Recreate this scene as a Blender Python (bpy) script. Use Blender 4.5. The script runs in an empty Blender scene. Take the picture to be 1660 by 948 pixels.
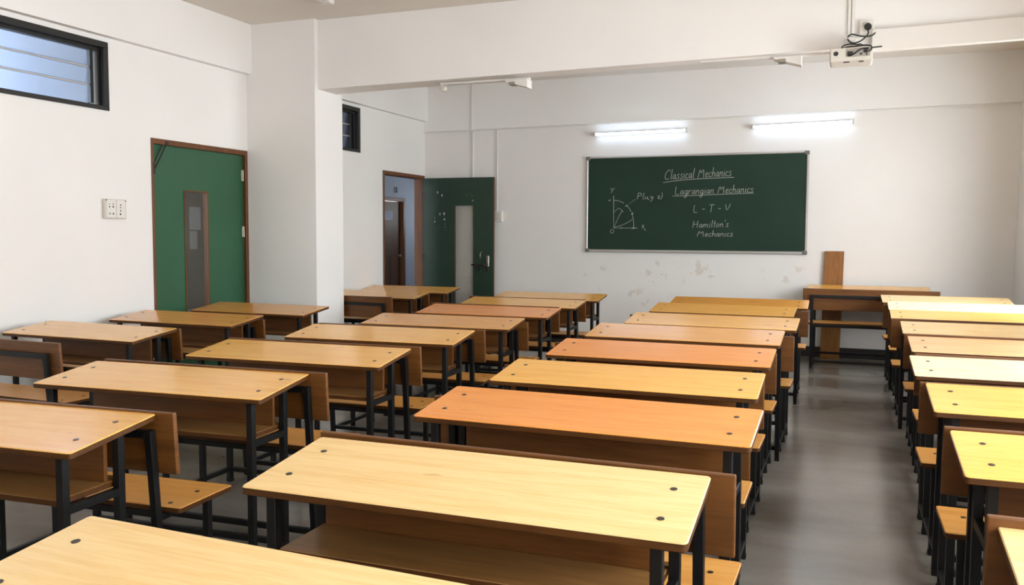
import bpy, bmesh, math, random
from mathutils import Vector, Matrix
random.seed(7)
scene = bpy.context.scene
col = scene.collection
R = math.radians

# ------------------------------------------------------------------ camera
W, H = 1660, 948
F_PX, PITCH, YAW, ROLL, CAM_Z = 1398.65, 0.06803, 0.37095, 0.00492, 1.3733
fw = Vector((-math.sin(YAW)*math.cos(PITCH), math.cos(YAW)*math.cos(PITCH), -math.sin(PITCH)))
rt0 = Vector((math.cos(YAW), math.sin(YAW), 0))
up0 = rt0.cross(fw)
rt = rt0*math.cos(ROLL) + up0*math.sin(ROLL)
up = -rt0*math.sin(ROLL) + up0*math.cos(ROLL)
eye = Vector((0, 0, CAM_Z))
cam_d = bpy.data.cameras.new('camera'); cam_d.sensor_width = 36; cam_d.lens = F_PX/W*36
cam_d.clip_start = .02
cam = bpy.data.objects.new('camera', cam_d); col.objects.link(cam)
m = Matrix((rt, up, -fw)).transposed().to_4x4(); m.translation = eye
cam.matrix_world = m
scene.camera = cam

def ray(px, py): return fw + rt*((px-W/2)/F_PX) - up*((py-H/2)/F_PX)
def on_y(px, py, y):
    d = ray(px, py); return eye + d*(y/d.y)

# ------------------------------------------------------------------ colours and materials
def lin(c):
    return tuple(((v/255)/12.92 if v/255 <= .04045 else ((v/255+.055)/1.055)**2.4) for v in c) + (1,)

def new_mat(name):
    m = bpy.data.materials.new(name); m.use_nodes = True
    nt = m.node_tree; b = nt.nodes['Principled BSDF']
    return m, nt, b

def plain(name, rgb, rough=.6, metal=0, noise=0.0, nscale=20, spec=.5):
    m, nt, b = new_mat(name)
    b.inputs['Roughness'].default_value = rough; b.inputs['Metallic'].default_value = metal
    b.inputs['Specular IOR Level'].default_value = spec
    c = lin(rgb)
    if noise:
        tc = nt.nodes.new('ShaderNodeTexCoord'); n = nt.nodes.new('ShaderNodeTexNoise')
        n.inputs['Scale'].default_value = nscale; n.inputs['Detail'].default_value = 5
        nt.links.new(tc.outputs['Object'], n.inputs['Vector'])
        r = nt.nodes.new('ShaderNodeValToRGB')
        r.color_ramp.elements[0].position = .3; r.color_ramp.elements[1].position = .7
        r.color_ramp.elements[0].color = tuple(v*(1-noise) for v in c[:3])+(1,)
        r.color_ramp.elements[1].color = tuple(min(1, v*(1+noise*.6)) for v in c[:3])+(1,)
        nt.links.new(n.outputs['Fac'], r.inputs['Fac']); nt.links.new(r.outputs['Color'], b.inputs['Base Color'])
    else:
        b.inputs['Base Color'].default_value = c
    return m

def emit(name, rgb, strength):
    m = bpy.data.materials.new(name); m.use_nodes = True; nt = m.node_tree
    nt.nodes.remove(nt.nodes['Principled BSDF'])
    e = nt.nodes.new('ShaderNodeEmission'); e.inputs['Color'].default_value = lin(rgb); e.inputs['Strength'].default_value = strength
    nt.links.new(e.outputs[0], nt.nodes['Material Output'].inputs['Surface'])
    return m

def wood(name, light, dark, rough=.28, stretch=(1.2, 16, 16), streak=.5, spec=.5, coat=0):
    """laminate / plank with the grain running along x, offset per object"""
    m, nt, b = new_mat(name); N = nt.nodes; K = nt.links
    b.inputs['Roughness'].default_value = rough; b.inputs['Specular IOR Level'].default_value = spec
    b.inputs['Coat Weight'].default_value = coat; b.inputs['Coat Roughness'].default_value = .13; b.inputs['Coat IOR'].default_value = 1.6
    tc = N.new('ShaderNodeTexCoord'); oi = N.new('ShaderNodeObjectInfo')
    mul = N.new('ShaderNodeMath'); mul.operation = 'MULTIPLY'; mul.inputs[1].default_value = 37.0
    K.new(oi.outputs['Random'], mul.inputs[0])
    add = N.new('ShaderNodeVectorMath'); add.operation = 'ADD'
    K.new(tc.outputs['Object'], add.inputs[0]); K.new(mul.outputs[0], add.inputs[1])
    mp = N.new('ShaderNodeMapping'); mp.inputs['Scale'].default_value = stretch
    K.new(add.outputs[0], mp.inputs['Vector'])
    n1 = N.new('ShaderNodeTexNoise'); n1.inputs['Scale'].default_value = 2.2; n1.inputs['Detail'].default_value = 6
    n1.inputs['Distortion'].default_value = .7
    K.new(mp.outputs[0], n1.inputs['Vector'])
    n2 = N.new('ShaderNodeTexNoise'); n2.inputs['Scale'].default_value = 9; n2.inputs['Detail'].default_value = 3
    K.new(mp.outputs[0], n2.inputs['Vector'])
    mx = N.new('ShaderNodeMath'); mx.operation = 'ADD'
    K.new(n1.outputs['Fac'], mx.inputs[0])
    m2 = N.new('ShaderNodeMath'); m2.operation = 'MULTIPLY'; m2.inputs[1].default_value = streak
    K.new(n2.outputs['Fac'], m2.inputs[0]); K.new(m2.outputs[0], mx.inputs[1])
    rp = N.new('ShaderNodeValToRGB')
    rp.color_ramp.elements[0].position = .42; rp.color_ramp.elements[1].position = .86
    rp.color_ramp.elements[0].color = lin(dark); rp.color_ramp.elements[1].color = lin(light)
    K.new(mx.outputs[0], rp.inputs['Fac'])
    # a few small brown specks and knots
    vn = N.new('ShaderNodeTexNoise'); vn.inputs['Scale'].default_value = 5.5; vn.inputs['Detail'].default_value = 2
    mp2 = N.new('ShaderNodeMapping'); mp2.inputs['Scale'].default_value = (1, 3.2, 3.2)
    K.new(add.outputs[0], mp2.inputs['Vector']); K.new(mp2.outputs[0], vn.inputs['Vector'])
    kr = N.new('ShaderNodeValToRGB'); kr.color_ramp.elements[0].position = .73; kr.color_ramp.elements[1].position = .80
    K.new(vn.outputs['Fac'], kr.inputs['Fac'])
    km = N.new('ShaderNodeMath'); km.operation = 'MULTIPLY'; km.inputs[1].default_value = .35
    K.new(kr.outputs['Color'], km.inputs[0])
    mix = N.new('ShaderNodeMix'); mix.data_type = 'RGBA'
    K.new(km.outputs[0], mix.inputs['Factor']); K.new(rp.outputs['Color'], mix.inputs['A'])
    mix.inputs['B'].default_value = lin((120, 70, 30))
    K.new(mix.outputs['Result'], b.inputs['Base Color'])
    rr = N.new('ShaderNodeMapRange'); rr.inputs['To Min'].default_value = rough-.05; rr.inputs['To Max'].default_value = rough+.07
    K.new(n1.outputs['Fac'], rr.inputs['Value']); K.new(rr.outputs[0], b.inputs['Roughness'])
    return m

def wall_paint(name, rgb, stains=False, lo=.965):
    m, nt, b = new_mat(name); N = nt.nodes; K = nt.links
    b.inputs['Roughness'].default_value = .75; b.inputs['Specular IOR Level'].default_value = .25
    tc = N.new('ShaderNodeTexCoord')
    n = N.new('ShaderNodeTexNoise'); n.inputs['Scale'].default_value = 1.3; n.inputs['Detail'].default_value = 7
    K.new(tc.outputs['Object'], n.inputs['Vector'])
    c = lin(rgb); rp = N.new('ShaderNodeValToRGB')
    rp.color_ramp.elements[0].position = .35; rp.color_ramp.elements[1].position = .65
    rp.color_ramp.elements[0].color = tuple(v*lo for v in c[:3])+(1,); rp.color_ramp.elements[1].color = c
    K.new(n.outputs['Fac'], rp.inputs['Fac'])
    out = rp.outputs['Color']
    if stains:
        # flaked patches of old paint, two clusters low on the wall
        sp = N.new('ShaderNodeSeparateXYZ'); K.new(tc.outputs['Object'], sp.inputs[0])
        def blob(x, z, rx, rz):
            a = N.new('ShaderNodeVectorMath'); a.operation = 'SUBTRACT'; a.inputs[1].default_value = (x, 10.311, z)
            K.new(tc.outputs['Object'], a.inputs[0])
            s = N.new('ShaderNodeVectorMath'); s.operation = 'MULTIPLY'; s.inputs[1].default_value = (1/rx, 0, 1/rz)
            K.new(a.outputs[0], s.inputs[0])
            l = N.new('ShaderNodeVectorMath'); l.operation = 'LENGTH'; K.new(s.outputs[0], l.inputs[0])
            q = N.new('ShaderNodeMapRange'); q.inputs['From Min'].default_value = 1; q.inputs['From Max'].default_value = .55
            K.new(l.outputs['Value'], q.inputs['Value']); return q.outputs[0]
        def mx(a, b_):
            q = N.new('ShaderNodeMath'); q.operation = 'MAXIMUM'; K.new(a, q.inputs[0]); K.new(b_, q.inputs[1]); return q.outputs[0]
        reg = mx(mx(blob(-2.22, .93, .25, .2), blob(-1.62, .90, .3, .22)), mx(blob(-3.0, .93, .3, .1), mx(blob(-2.6, .6, .6, .16), blob(-.65, .92, .35, .12))))
        f = N.new('ShaderNodeTexNoise'); f.inputs['Scale'].default_value = 7; f.inputs['Detail'].default_value = 6; f.inputs['Roughness'].default_value = .6
        K.new(tc.outputs['Object'], f.inputs['Vector'])
        fr = N.new('ShaderNodeMapRange'); fr.inputs['From Min'].default_value = .575; fr.inputs['From Max'].default_value = .595
        K.new(f.outputs['Fac'], fr.inputs['Value'])
        pm = N.new('ShaderNodeMath'); pm.operation = 'MULTIPLY'; K.new(reg, pm.inputs[0]); K.new(fr.outputs[0], pm.inputs[1])
        pk = N.new('ShaderNodeMath'); pk.operation = 'MULTIPLY'; pk.inputs[1].default_value = .5; K.new(pm.outputs[0], pk.inputs[0])
        mix = N.new('ShaderNodeMix'); mix.data_type = 'RGBA'
        K.new(pk.outputs[0], mix.inputs['Factor']); K.new(out, mix.inputs['A']); mix.inputs['B'].default_value = lin((206, 192, 174))
        out = mix.outputs['Result']
    K.new(out, b.inputs['Base Color'])
    bp = N.new('ShaderNodeBump'); bp.inputs['Strength'].default_value = .06; bp.inputs['Distance'].default_value = .01
    nb = N.new('ShaderNodeTexNoise'); nb.inputs['Scale'].default_value = 9; nb.inputs['Detail'].default_value = 4
    K.new(tc.outputs['Object'], nb.inputs['Vector']); K.new(nb.outputs['Fac'], bp.inputs['Height']); K.new(bp.outputs[0], b.inputs['Normal'])
    return m

def concrete(name):
    m, nt, b = new_mat(name); N = nt.nodes; K = nt.links
    tc = N.new('ShaderNodeTexCoord')
    mp = N.new('ShaderNodeMapping'); mp.inputs['Scale'].default_value = (.55, 1.5, 1); K.new(tc.outputs['Object'], mp.inputs['Vector'])
    n = N.new('ShaderNodeTexNoise'); n.inputs['Scale'].default_value = 1.3; n.inputs['Detail'].default_value = 4; n.inputs['Roughness'].default_value = .5
    K.new(mp.outputs[0], n.inputs['Vector'])
    rp = N.new('ShaderNodeValToRGB'); rp.color_ramp.elements[0].position = .3; rp.color_ramp.elements[1].position = .72
    rp.color_ramp.elements[0].color = lin((108, 101, 91)); rp.color_ramp.elements[1].color = lin((158, 152, 144))
    K.new(n.outputs['Fac'], rp.inputs['Fac'])
    n2 = N.new('ShaderNodeTexNoise'); n2.inputs['Scale'].default_value = 45; n2.inputs['Detail'].default_value = 3
    K.new(tc.outputs['Object'], n2.inputs['Vector'])
    mix = N.new('ShaderNodeMix'); mix.data_type = 'RGBA'; mix.blend_type = 'MULTIPLY'; mix.inputs['Factor'].default_value = .22
    K.new(rp.outputs['Color'], mix.inputs['A']); K.new(n2.outputs['Color'], mix.inputs['B'])
    K.new(mix.outputs['Result'], b.inputs['Base Color'])
    rr = N.new('ShaderNodeMapRange'); rr.inputs['To Min'].default_value = .15; rr.inputs['To Max'].default_value = .25
    K.new(n.outputs['Fac'], rr.inputs['Value']); K.new(rr.outputs[0], b.inputs['Roughness'])
    bp = N.new('ShaderNodeBump'); bp.inputs['Strength'].default_value = .03; bp.inputs['Distance'].default_value = .01
    n3 = N.new('ShaderNodeTexNoise'); n3.inputs['Scale'].default_value = 6; n3.inputs['Detail'].default_value = 5
    K.new(tc.outputs['Object'], n3.inputs['Vector']); K.new(n3.outputs['Fac'], bp.inputs['Height']); K.new(bp.outputs[0], b.inputs['Normal'])
    return m

def glass(name, tint, refl=1.0):
    m = bpy.data.materials.new(name); m.use_nodes = True; nt = m.node_tree; N = nt.nodes; K = nt.links
    N.remove(N['Principled BSDF'])
    t = N.new('ShaderNodeBsdfTransparent'); t.inputs['Color'].default_value = lin(tint)
    g = N.new('ShaderNodeBsdfGlossy'); g.inputs['Roughness'].default_value = .03
    f = N.new('ShaderNodeFresnel'); f.inputs['IOR'].default_value = 1.45
    mu = N.new('ShaderNodeMath'); mu.operation = 'MULTIPLY'; mu.inputs[1].default_value = refl; K.new(f.outputs[0], mu.inputs[0])
    mx = N.new('ShaderNodeMixShader'); K.new(mu.outputs[0], mx.inputs[0]); K.new(t.outputs[0], mx.inputs[1]); K.new(g.outputs[0], mx.inputs[2])
    K.new(mx.outputs[0], N['Material Output'].inputs['Surface'])
    return m

M = dict(
    wall=wall_paint('white_wall_paint', (238, 236, 233)),
    wall_front=wall_paint('front_wall_paint', (236, 233, 229), stains=True),
    ceil=wall_paint('ceiling_paint', (228, 222, 213)),
    corridor=wall_paint('corridor_paint', (200, 206, 216)),
    floor=concrete('polished_concrete'),
    skirt=plain('dark_skirting', (42, 40, 38), .5, noise=.2),
    light=wood('maple_laminate', (238, 204, 144), (228, 184, 118), .18, spec=.5, coat=.15),
    honey=wood('honey_laminate', (239, 182, 92), (228, 161, 70), .18, spec=.5, coat=.15),
    gold=wood('golden_laminate', (224, 160, 74), (208, 139, 55), .18, spec=.5, coat=.15),
    orange=wood('orange_laminate', (231, 148, 60), (216, 127, 43), .18, spec=.5, coat=.15),
    peach=wood('peach_laminate', (238, 180, 128), (228, 160, 106), .18, spec=.5, coat=.15),
    pale=wood('window_lit_pale_laminate', (244, 222, 180), (236, 204, 152), .18, spec=.5, coat=.15),  # pale top with the window's overexposure put into its colour
    edge=wood('stained_edge', (84, 49, 15), (54, 30, 7), .5, spec=.3),
    brown=wood('brown_plywood', (112, 68, 25), (82, 46, 13), .42),
    shelfw=wood('shelf_plywood', (140, 99, 54), (112, 76, 37), .42),
    seatw=wood('seat_laminate', (206, 150, 78), (184, 124, 54), .32),
    tube=plain('black_painted_steel', (15, 15, 15), .45, noise=.25, nscale=30, spec=.35),
    cap=plain('black_rubber', (18, 18, 18), .8),
    bolt=plain('bolt_head', (84, 78, 72), .35, .8),
    frame=wood('door_frame_wood', (108, 62, 22), (76, 40, 12), .45, stretch=(14, 14, 1.2)),
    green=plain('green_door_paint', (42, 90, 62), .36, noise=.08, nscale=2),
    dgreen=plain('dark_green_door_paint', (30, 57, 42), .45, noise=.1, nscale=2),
    chalkboard=plain('green_chalkboard', (34, 57, 45), .6, noise=.14, nscale=2.2, spec=.25),
    alu=plain('aluminium', (196, 192, 186), .35, .7),
    corner=plain('grey_plastic', (110, 108, 102), .5),
    chalk=plain('chalk', (188, 190, 180), .9),
    chalk_dim=plain('faint_chalk', (122, 134, 122), .9),
    black=plain('black_window_frame', (24, 23, 21), .45),
    pane=glass('louvre_glass', (226, 234, 246), .8),
    smoke=glass('smoked_glass', (214, 214, 210), .6), clear=glass('clear_glass', (252, 252, 250), .6),
    plastic=plain('white_plastic', (226, 223, 217), .4),
    plastic_grey=plain('ivory_plastic', (208, 202, 192), .45),
    dark=plain('dark_plastic', (38, 36, 34), .5),
    socket_dark=plain('socket_hole', (60, 54, 48), .7),
    cable=plain('black_cable', (20, 20, 20), .5),
    steel=plain('brushed_steel', (168, 162, 150), .35, .9),
    rust=plain('worn_dark_steel', (62, 56, 50), .45, .6),
    tube_on=emit('lit_fluorescent_tube', (206, 228, 255), 9),
    tube_corr=emit('lit_corridor_tube', (205, 222, 255), 60),
    door_brown=wood('corridor_door_veneer', (96, 58, 26), (62, 34, 12), .5, stretch=(14, 14, 1)),
    paper=plain('notice_paper', (206, 208, 222), .8),
    ink=plain('sign_ink', (24, 28, 26), .7),
    chip=plain('bare_primer_chip', (196, 192, 182), .8),
    plank=wood('leaning_plank_veneer', (150, 98, 42), (114, 70, 26), .4, stretch=(14, 14, 1.2)),
)

# ------------------------------------------------------------------ mesh builder
class MB:
    def __init__(s): s.bm = bmesh.new()
    def _faces_mat(s, faces, mi):
        for f in faces: f.material_index = mi
    def hull8(s, vs, mi=0, bevel=0, seg=1):
        v = [s.bm.verts.new(p) for p in vs]
        q = [(0,3,2,1), (4,5,6,7), (0,1,5,4), (1,2,6,5), (2,3,7,6), (3,0,4,7)]
        fs = [s.bm.faces.new([v[i] for i in f]) for f in q]
        s._faces_mat(fs, mi)
        if bevel:
            es = list({e for f in fs for e in f.edges})
            r = bmesh.ops.bevel(s.bm, geom=es, offset=bevel, segments=seg, affect='EDGES', profile=.6)
            s._faces_mat(r['faces'], mi)
        return s
    def box(s, x0, x1, y0, y1, z0, z1, mi=0, bevel=0, seg=1):
        return s.hull8([(x0,y0,z0),(x1,y0,z0),(x1,y1,z0),(x0,y1,z0),(x0,y0,z1),(x1,y0,z1),(x1,y1,z1),(x0,y1,z1)], mi, bevel, seg)
    def bar(s, p, q, w, d, side=(1,0,0), mi=0, bevel=0):
        """square tube from p to q; w along side, d across"""
        p, q, sd = Vector(p), Vector(q), Vector(side)
        a = (q-p).normalized(); sd = (sd - a*sd.dot(a)).normalized(); n = a.cross(sd)
        vs = [p - sd*w/2 - n*d/2, p + sd*w/2 - n*d/2, p + sd*w/2 + n*d/2, p - sd*w/2 + n*d/2]
        return s.hull8(vs + [v + (q-p) for v in vs], mi, bevel)
    def slab(s, x0, x1, y0, y1, ztop, th, slope=0, y_ref=None, rad=.01, bev=.0025, top=0, edge=1, n=4):
        """board with rounded corners; ztop at y_ref, rising with slope (dz/dy)"""
        if y_ref is None: y_ref = (y0+y1)/2
        def ring(off, dz):
            out = []
            for cx, cy, a0 in ((x1-rad, y1-rad, 0), (x0+rad, y1-rad, 90), (x0+rad, y0+rad, 180), (x1-rad, y0+rad, 270)):
                for k in range(n+1):
                    a = R(a0 + 90*k/n); r = rad-off
                    x, y = cx + r*math.cos(a), cy + r*math.sin(a)
                    out.append(s.bm.verts.new((x, y, ztop + (y-y_ref)*slope + dz)))
            return out
        rings = [ring(bev, 0), ring(0, -bev), ring(0, -th+bev), ring(bev, -th)]
        f = s.bm.faces.new(rings[0]); f.material_index = top
        for i, (a, b) in enumerate(zip(rings, rings[1:])):
            for k in range(len(a)):
                f = s.bm.faces.new((a[k], b[k], b[(k+1) % len(a)], a[(k+1) % len(a)])); f.material_index = top if i == 0 else edge
        f = s.bm.faces.new(rings[3][::-1]); f.material_index = edge
        return s
    def cyl(s, c, r, h, axis=(0,0,1), mi=0, seg=12, r2=None):
        a = Vector(axis).normalized(); t = a.orthogonal().normalized(); b = a.cross(t); c = Vector(c)
        r2 = r if r2 is None else r2
        lo = [s.bm.verts.new(c + (t*math.cos(2*math.pi*k/seg) + b*math.sin(2*math.pi*k/seg))*r) for k in range(seg)]
        hi = [s.bm.verts.new(c + a*h + (t*math.cos(2*math.pi*k/seg) + b*math.sin(2*math.pi*k/seg))*r2) for k in range(seg)]
        fs = [s.bm.faces.new(lo[::-1]), s.bm.faces.new(hi)] + [s.bm.faces.new((lo[k], lo[(k+1) % seg], hi[(k+1) % seg], hi[k])) for k in range(seg)]
        s._faces_mat(fs, mi); return s
    def tube(s, pts, r, seg=6, mi=0, smooth=0):
        P = [Vector(p) for p in pts]
        for _ in range(smooth):
            Q = [P[0]]
            for a, b in zip(P, P[1:]): Q += [a*.75+b*.25, a*.25+b*.75]
            P = Q + [P[-1]]
        rings = []; up_ = None
        for i, p in enumerate(P):
            d = (P[min(i+1, len(P)-1)] - P[max(i-1, 0)]).normalized()
            if up_ is None: up_ = d.orthogonal().normalized()
            up_ = (up_ - d*up_.dot(d)); up_ = up_.normalized() if up_.length > 1e-6 else d.orthogonal().normalized()
            b = d.cross(up_)
            rings.append([s.bm.verts.new(p + (up_*math.cos(2*math.pi*k/seg) + b*math.sin(2*math.pi*k/seg))*r) for k in range(seg)])
        for a, b in zip(rings, rings[1:]):
            for k in range(seg):
                f = s.bm.faces.new((a[k], a[(k+1) % seg], b[(k+1) % seg], b[k])); f.material_index = mi; f.smooth = True
        s.bm.faces.new(rings[0][::-1]).material_index = mi; s.bm.faces.new(rings[-1]).material_index = mi
        return s
    def quad(s, vs, mi=0):
        f = s.bm.faces.new([s.bm.verts.new(v) for v in vs]); f.material_index = mi; return s
    def build(s, name, mats, parent=None):
        me = bpy.data.meshes.new(name)
        bmesh.ops.recalc_face_normals(s.bm, faces=s.bm.faces)
        s.bm.to_mesh(me); s.bm.free()
        for mm in (mats if isinstance(mats, (list, tuple)) else [mats]): me.materials.append(mm)
        o = bpy.data.objects.new(name, me); col.objects.link(o)
        if parent: o.parent = parent
        return o

def empty(name, loc=(0,0,0)):
    o = bpy.data.objects.new(name, None); col.objects.link(o); o.location = loc; o.empty_display_size = .1; return o
def tag(o, label, cat, group=None):
    o['label'] = label; o['category'] = cat
    if group: o['group'] = group
    return o
def struct(o): o['kind'] = 'structure'; return o
def at(o, root):
    """keep world coordinates of a child mesh when its root empty has a location"""
    o.matrix_parent_inverse = Matrix.Translation(-root.location); return o

# ------------------------------------------------------------------ room shell
XL, YF, XR, YB, ZC = -5.258, 10.311, 1.63, -2.2, 3.283
TH = .12
def panel_wall(name, axis, pos, th, a0, a1, z0, z1, holes, mat):
    """wall with rectangular openings; axis 'x' = plane of constant x (runs along y), th signed thickness"""
    us = sorted({a0, a1, *[h[0] for h in holes], *[h[1] for h in holes]})
    zs = sorted({z0, z1, *[h[2] for h in holes], *[h[3] for h in holes]})
    b = MB()
    lo, hi = min(pos, pos+th), max(pos, pos+th)
    def solid(i, j):
        if not (0 <= i < len(us)-1 and 0 <= j < len(zs)-1): return False
        cu, cz = (us[i]+us[i+1])/2, (zs[j]+zs[j+1])/2
        return not any(h[0] < cu < h[1] and h[2] < cz < h[3] for h in holes)
    def pt(p, u, z): return (p, u, z) if axis == 'x' else (u, p, z)
    for i in range(len(us)-1):
        for j in range(len(zs)-1):
            if not solid(i, j): continue
            u0, u1, w0, w1 = us[i], us[i+1], zs[j], zs[j+1]
            for p in (lo, hi): b.quad([pt(p,u0,w0), pt(p,u1,w0), pt(p,u1,w1), pt(p,u0,w1)])
            if not solid(i-1, j): b.quad([pt(lo,u0,w0), pt(hi,u0,w0), pt(hi,u0,w1), pt(lo,u0,w1)])
            if not solid(i+1, j): b.quad([pt(lo,u1,w0), pt(hi,u1,w0), pt(hi,u1,w1), pt(lo,u1,w1)])
            if not solid(i, j-1): b.quad([pt(lo,u0,w0), pt(hi,u0,w0), pt(hi,u1,w0), pt(lo,u1,w0)])
            if not solid(i, j+1): b.quad([pt(lo,u0,w1), pt(hi,u0,w1), pt(hi,u1,w1), pt(lo,u1,w1)])
    bmesh.ops.remove_doubles(b.bm, verts=b.bm.verts, dist=1e-5)
    return struct(b.build(name, mat))

D1 = (5.476, 6.668, 0.0, 2.130)      # closed door by the pillar
D2 = (9.195, 10.285, 0.0, 2.130)     # open door near the front wall
W1 = (3.30, 5.060, 2.286, 2.795)     # clerestory windows
W2 = (6.925, 8.675, 2.290, 2.795)
panel_wall('wall_left', 'x', XL, -TH, YB, YF+TH, 0, ZC, [D1, D2, W1, W2], M['wall'])
panel_wall('wall_front', 'y', YF, TH, XL, XR+TH, 0, ZC, [], M['wall_front'])
RW = [(-1.6, .7, .85, 2.45), (1.2, 3.4, .85, 2.45), (3.9, 5.5, .85, 2.35), (7.05, 8.85, .85, 2.55)]
panel_wall('wall_right', 'x', XR, .2, YB, YF+TH, 0, ZC, RW, M['wall'])
BW = []
panel_wall('wall_back', 'y', YB, -.2, XL-TH, XR+.2, 0, ZC, BW, M['wall'])
struct(MB().box(-7.2, XR+.2, YB-.2, 14.2, -.12, 0).build('floor', M['floor']))
struct(MB().box(-7.2, XR+.2, YB-.2, 14.2, ZC, ZC+.12).build('ceiling', M['ceil']))
struct(MB().box(XL, -4.51, 6.68, 7.13, 0, ZC).build('wall_pillar', M['wall']))
struct(MB().hull8([(-4.51,6.732,2.666),(XR,6.732,2.728),(XR,7.03,2.784),(-4.51,7.03,2.664),(-4.51,6.732,ZC),(XR,6.732,ZC),(XR,7.03,ZC),(-4.51,7.03,ZC)], 0, .004).build('trim_1', M['wall']))        # cross beam
struct(MB().box(XL, XL+.063, YB, 6.68, 2.832, ZC).build('trim_2', M['wall']))                     # ledge beam on the left wall
struct(MB().box(XL, XL+.063, 7.13, YF, 2.832, ZC).build('trim_3', M['wall']))
struct(MB().hull8([(XL+.0,YF-.035,2.70),(XR,YF-.035,2.755),(XR,YF,2.755),(XL,YF,2.70),(XL,YF-.035,ZC),(XR,YF-.035,ZC),(XR,YF,ZC),(XL,YF,ZC)]).build('trim_4', M['wall']))
struct(MB().box(XL, XR, YF-.014, YF, 0, .115, bevel=.003).build('baseboard_front', M['skirt']))
bl = MB()
for a, b in ((YB, D1[0]), (7.13, D2[0])): bl.box(XL, XL+.012, a, b, 0, .11, bevel=.003)
struct(bl.build('baseboard_left', M['skirt']))
struct(MB().box(XR-.012, XR, YB, YF, 0, .11, bevel=.003).build('baseboard_right', M['skirt']))

# corridor beyond the left wall
XC = -7.0
CW = [(.3, 4.9, .9, 3.1), (12.05, 12.98, 0, 1.96)]  # first opening is unseen, added so that daylight brightens the corridor
panel_wall('wall_corridor', 'x', XC, -.15, 0.0, 14.2, 0, ZC, CW, M['corridor'])
CE = (-6.4, -6.0, 1.5, 2.0)  # unseen opening added to light the area around the brown door
panel_wall('wall_corridor_end', 'y', 13.9, .15, XC, XL-TH, 0, ZC, [CE], M['corridor'])
struct(MB().box(XL-TH, XL, YF+TH, 13.9, 0, ZC).build('wall_corridor_side', M['corridor']))

# ---- doors
def door_frame(name, D, parent, wl, wr, depth=.13):
    y0, y1, z1 = D[0], D[1], D[3]; w = .045
    b = MB()
    b.box(XL-depth+.01, XL+.012, y0, y0+wl, 0, z1, bevel=.003)
    b.box(XL-depth+.01, XL+.012, y1-wr, y1, 0, z1, bevel=.003)
    b.box(XL-depth+.01, XL+.012, y0+wl, y1-wr, z1-w, z1, bevel=.003)
    return b.build(name, M['frame'], parent)
def leaf_with_slit(w, h, t, slit, mats, name, parent):
    """door leaf in local coords: x 0..w, y 0..t, z 0..h, with a glazed slit; slot 1 = timber edges"""
    x0, x1, z0, z1 = slit
    b = MB()
    for (a0, a1, c0, c1) in ((0, x0, 0, h), (x1, w, 0, h), (x0, x1, 0, z0), (x0, x1, z1, h)):
        b.box(a0, a1, 0, t, c0, c1)
    bmesh.ops.remove_doubles(b.bm, verts=b.bm.verts, dist=1e-5)
    # drop inner duplicate faces
    seen = {}
    for f in list(b.bm.faces):
        k = tuple(sorted(v.index for v in f.verts))
    b.bm.verts.index_update()
    for f in list(b.bm.faces):
        k = tuple(sorted(v.index for v in f.verts)); seen.setdefault(k, []).append(f)
    kill = [f for fs in seen.values() if len(fs) > 1 for f in fs]
    bmesh.ops.delete(b.bm, geom=kill, context='FACES')
    for f in b.bm.faces:
        f.normal_update()
        if abs(f.normal.y) < .5: f.material_index = 1
    return b.build(name, mats, parent)

d1 = struct(empty('door_1', (XL, D1[0], 0)))
at(door_frame('door_frame', D1, d1, .022, .034), d1)
lw = D1[1]-D1[0]-.058
leaf = leaf_with_slit(lw, 2.08, .036, (.36, .655, .45, 1.725), [M['green'], M['frame']], 'door_leaf', d1)
# local x -> +y, local y -> -x
leaf.rotation_euler = (0, 0, R(90)); leaf.location = (-.02, .023, .004)
g = MB().box(.365, .65, .014, .02, .455, 1.72).build('glass_pane', M['smoke'], leaf)
g['label'] = 'narrow smoked vision pane'
b = MB()
for (a0, a1, c0, c1) in ((.36, .372, .45, 1.725), (.643, .655, .45, 1.725), (.372, .643, .45, .462), (.372, .643, 1.713, 1.725)): b.box(a0, a1, -.006, .042, c0, c1)
b.build('pane_bead', M['frame'], leaf)
for z in (.3, 1.38, 1.9):
    at(MB().box(XL-.022, XL-.014, D1[1]-.056, D1[1]-.034, z-.05, z+.05, bevel=.002).cyl((XL-.012, D1[1]-.04, z-.05), .006, .1).build('hinge', M['steel'], d1), d1)
cl = MB(); cl.bar((XL+.012, D1[0]+.165, 2.10), (XL+.010, D1[0]+.03, 1.88), .009, .006, mi=0).bar((XL+.0, D1[0]+.13, 2.085), (XL+.0, D1[0]+.03, 1.93), .007, .005)
cl.box(XL+.004, XL+.018, D1[0]+.15, D1[0]+.18, 2.085, 2.115, bevel=.002).box(XL-.0, XL+.016, D1[0]+.006, D1[0]+.03, 1.84, 1.93, bevel=.002)
at(cl.build('door_stay', M['rust'], d1), d1)

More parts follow.
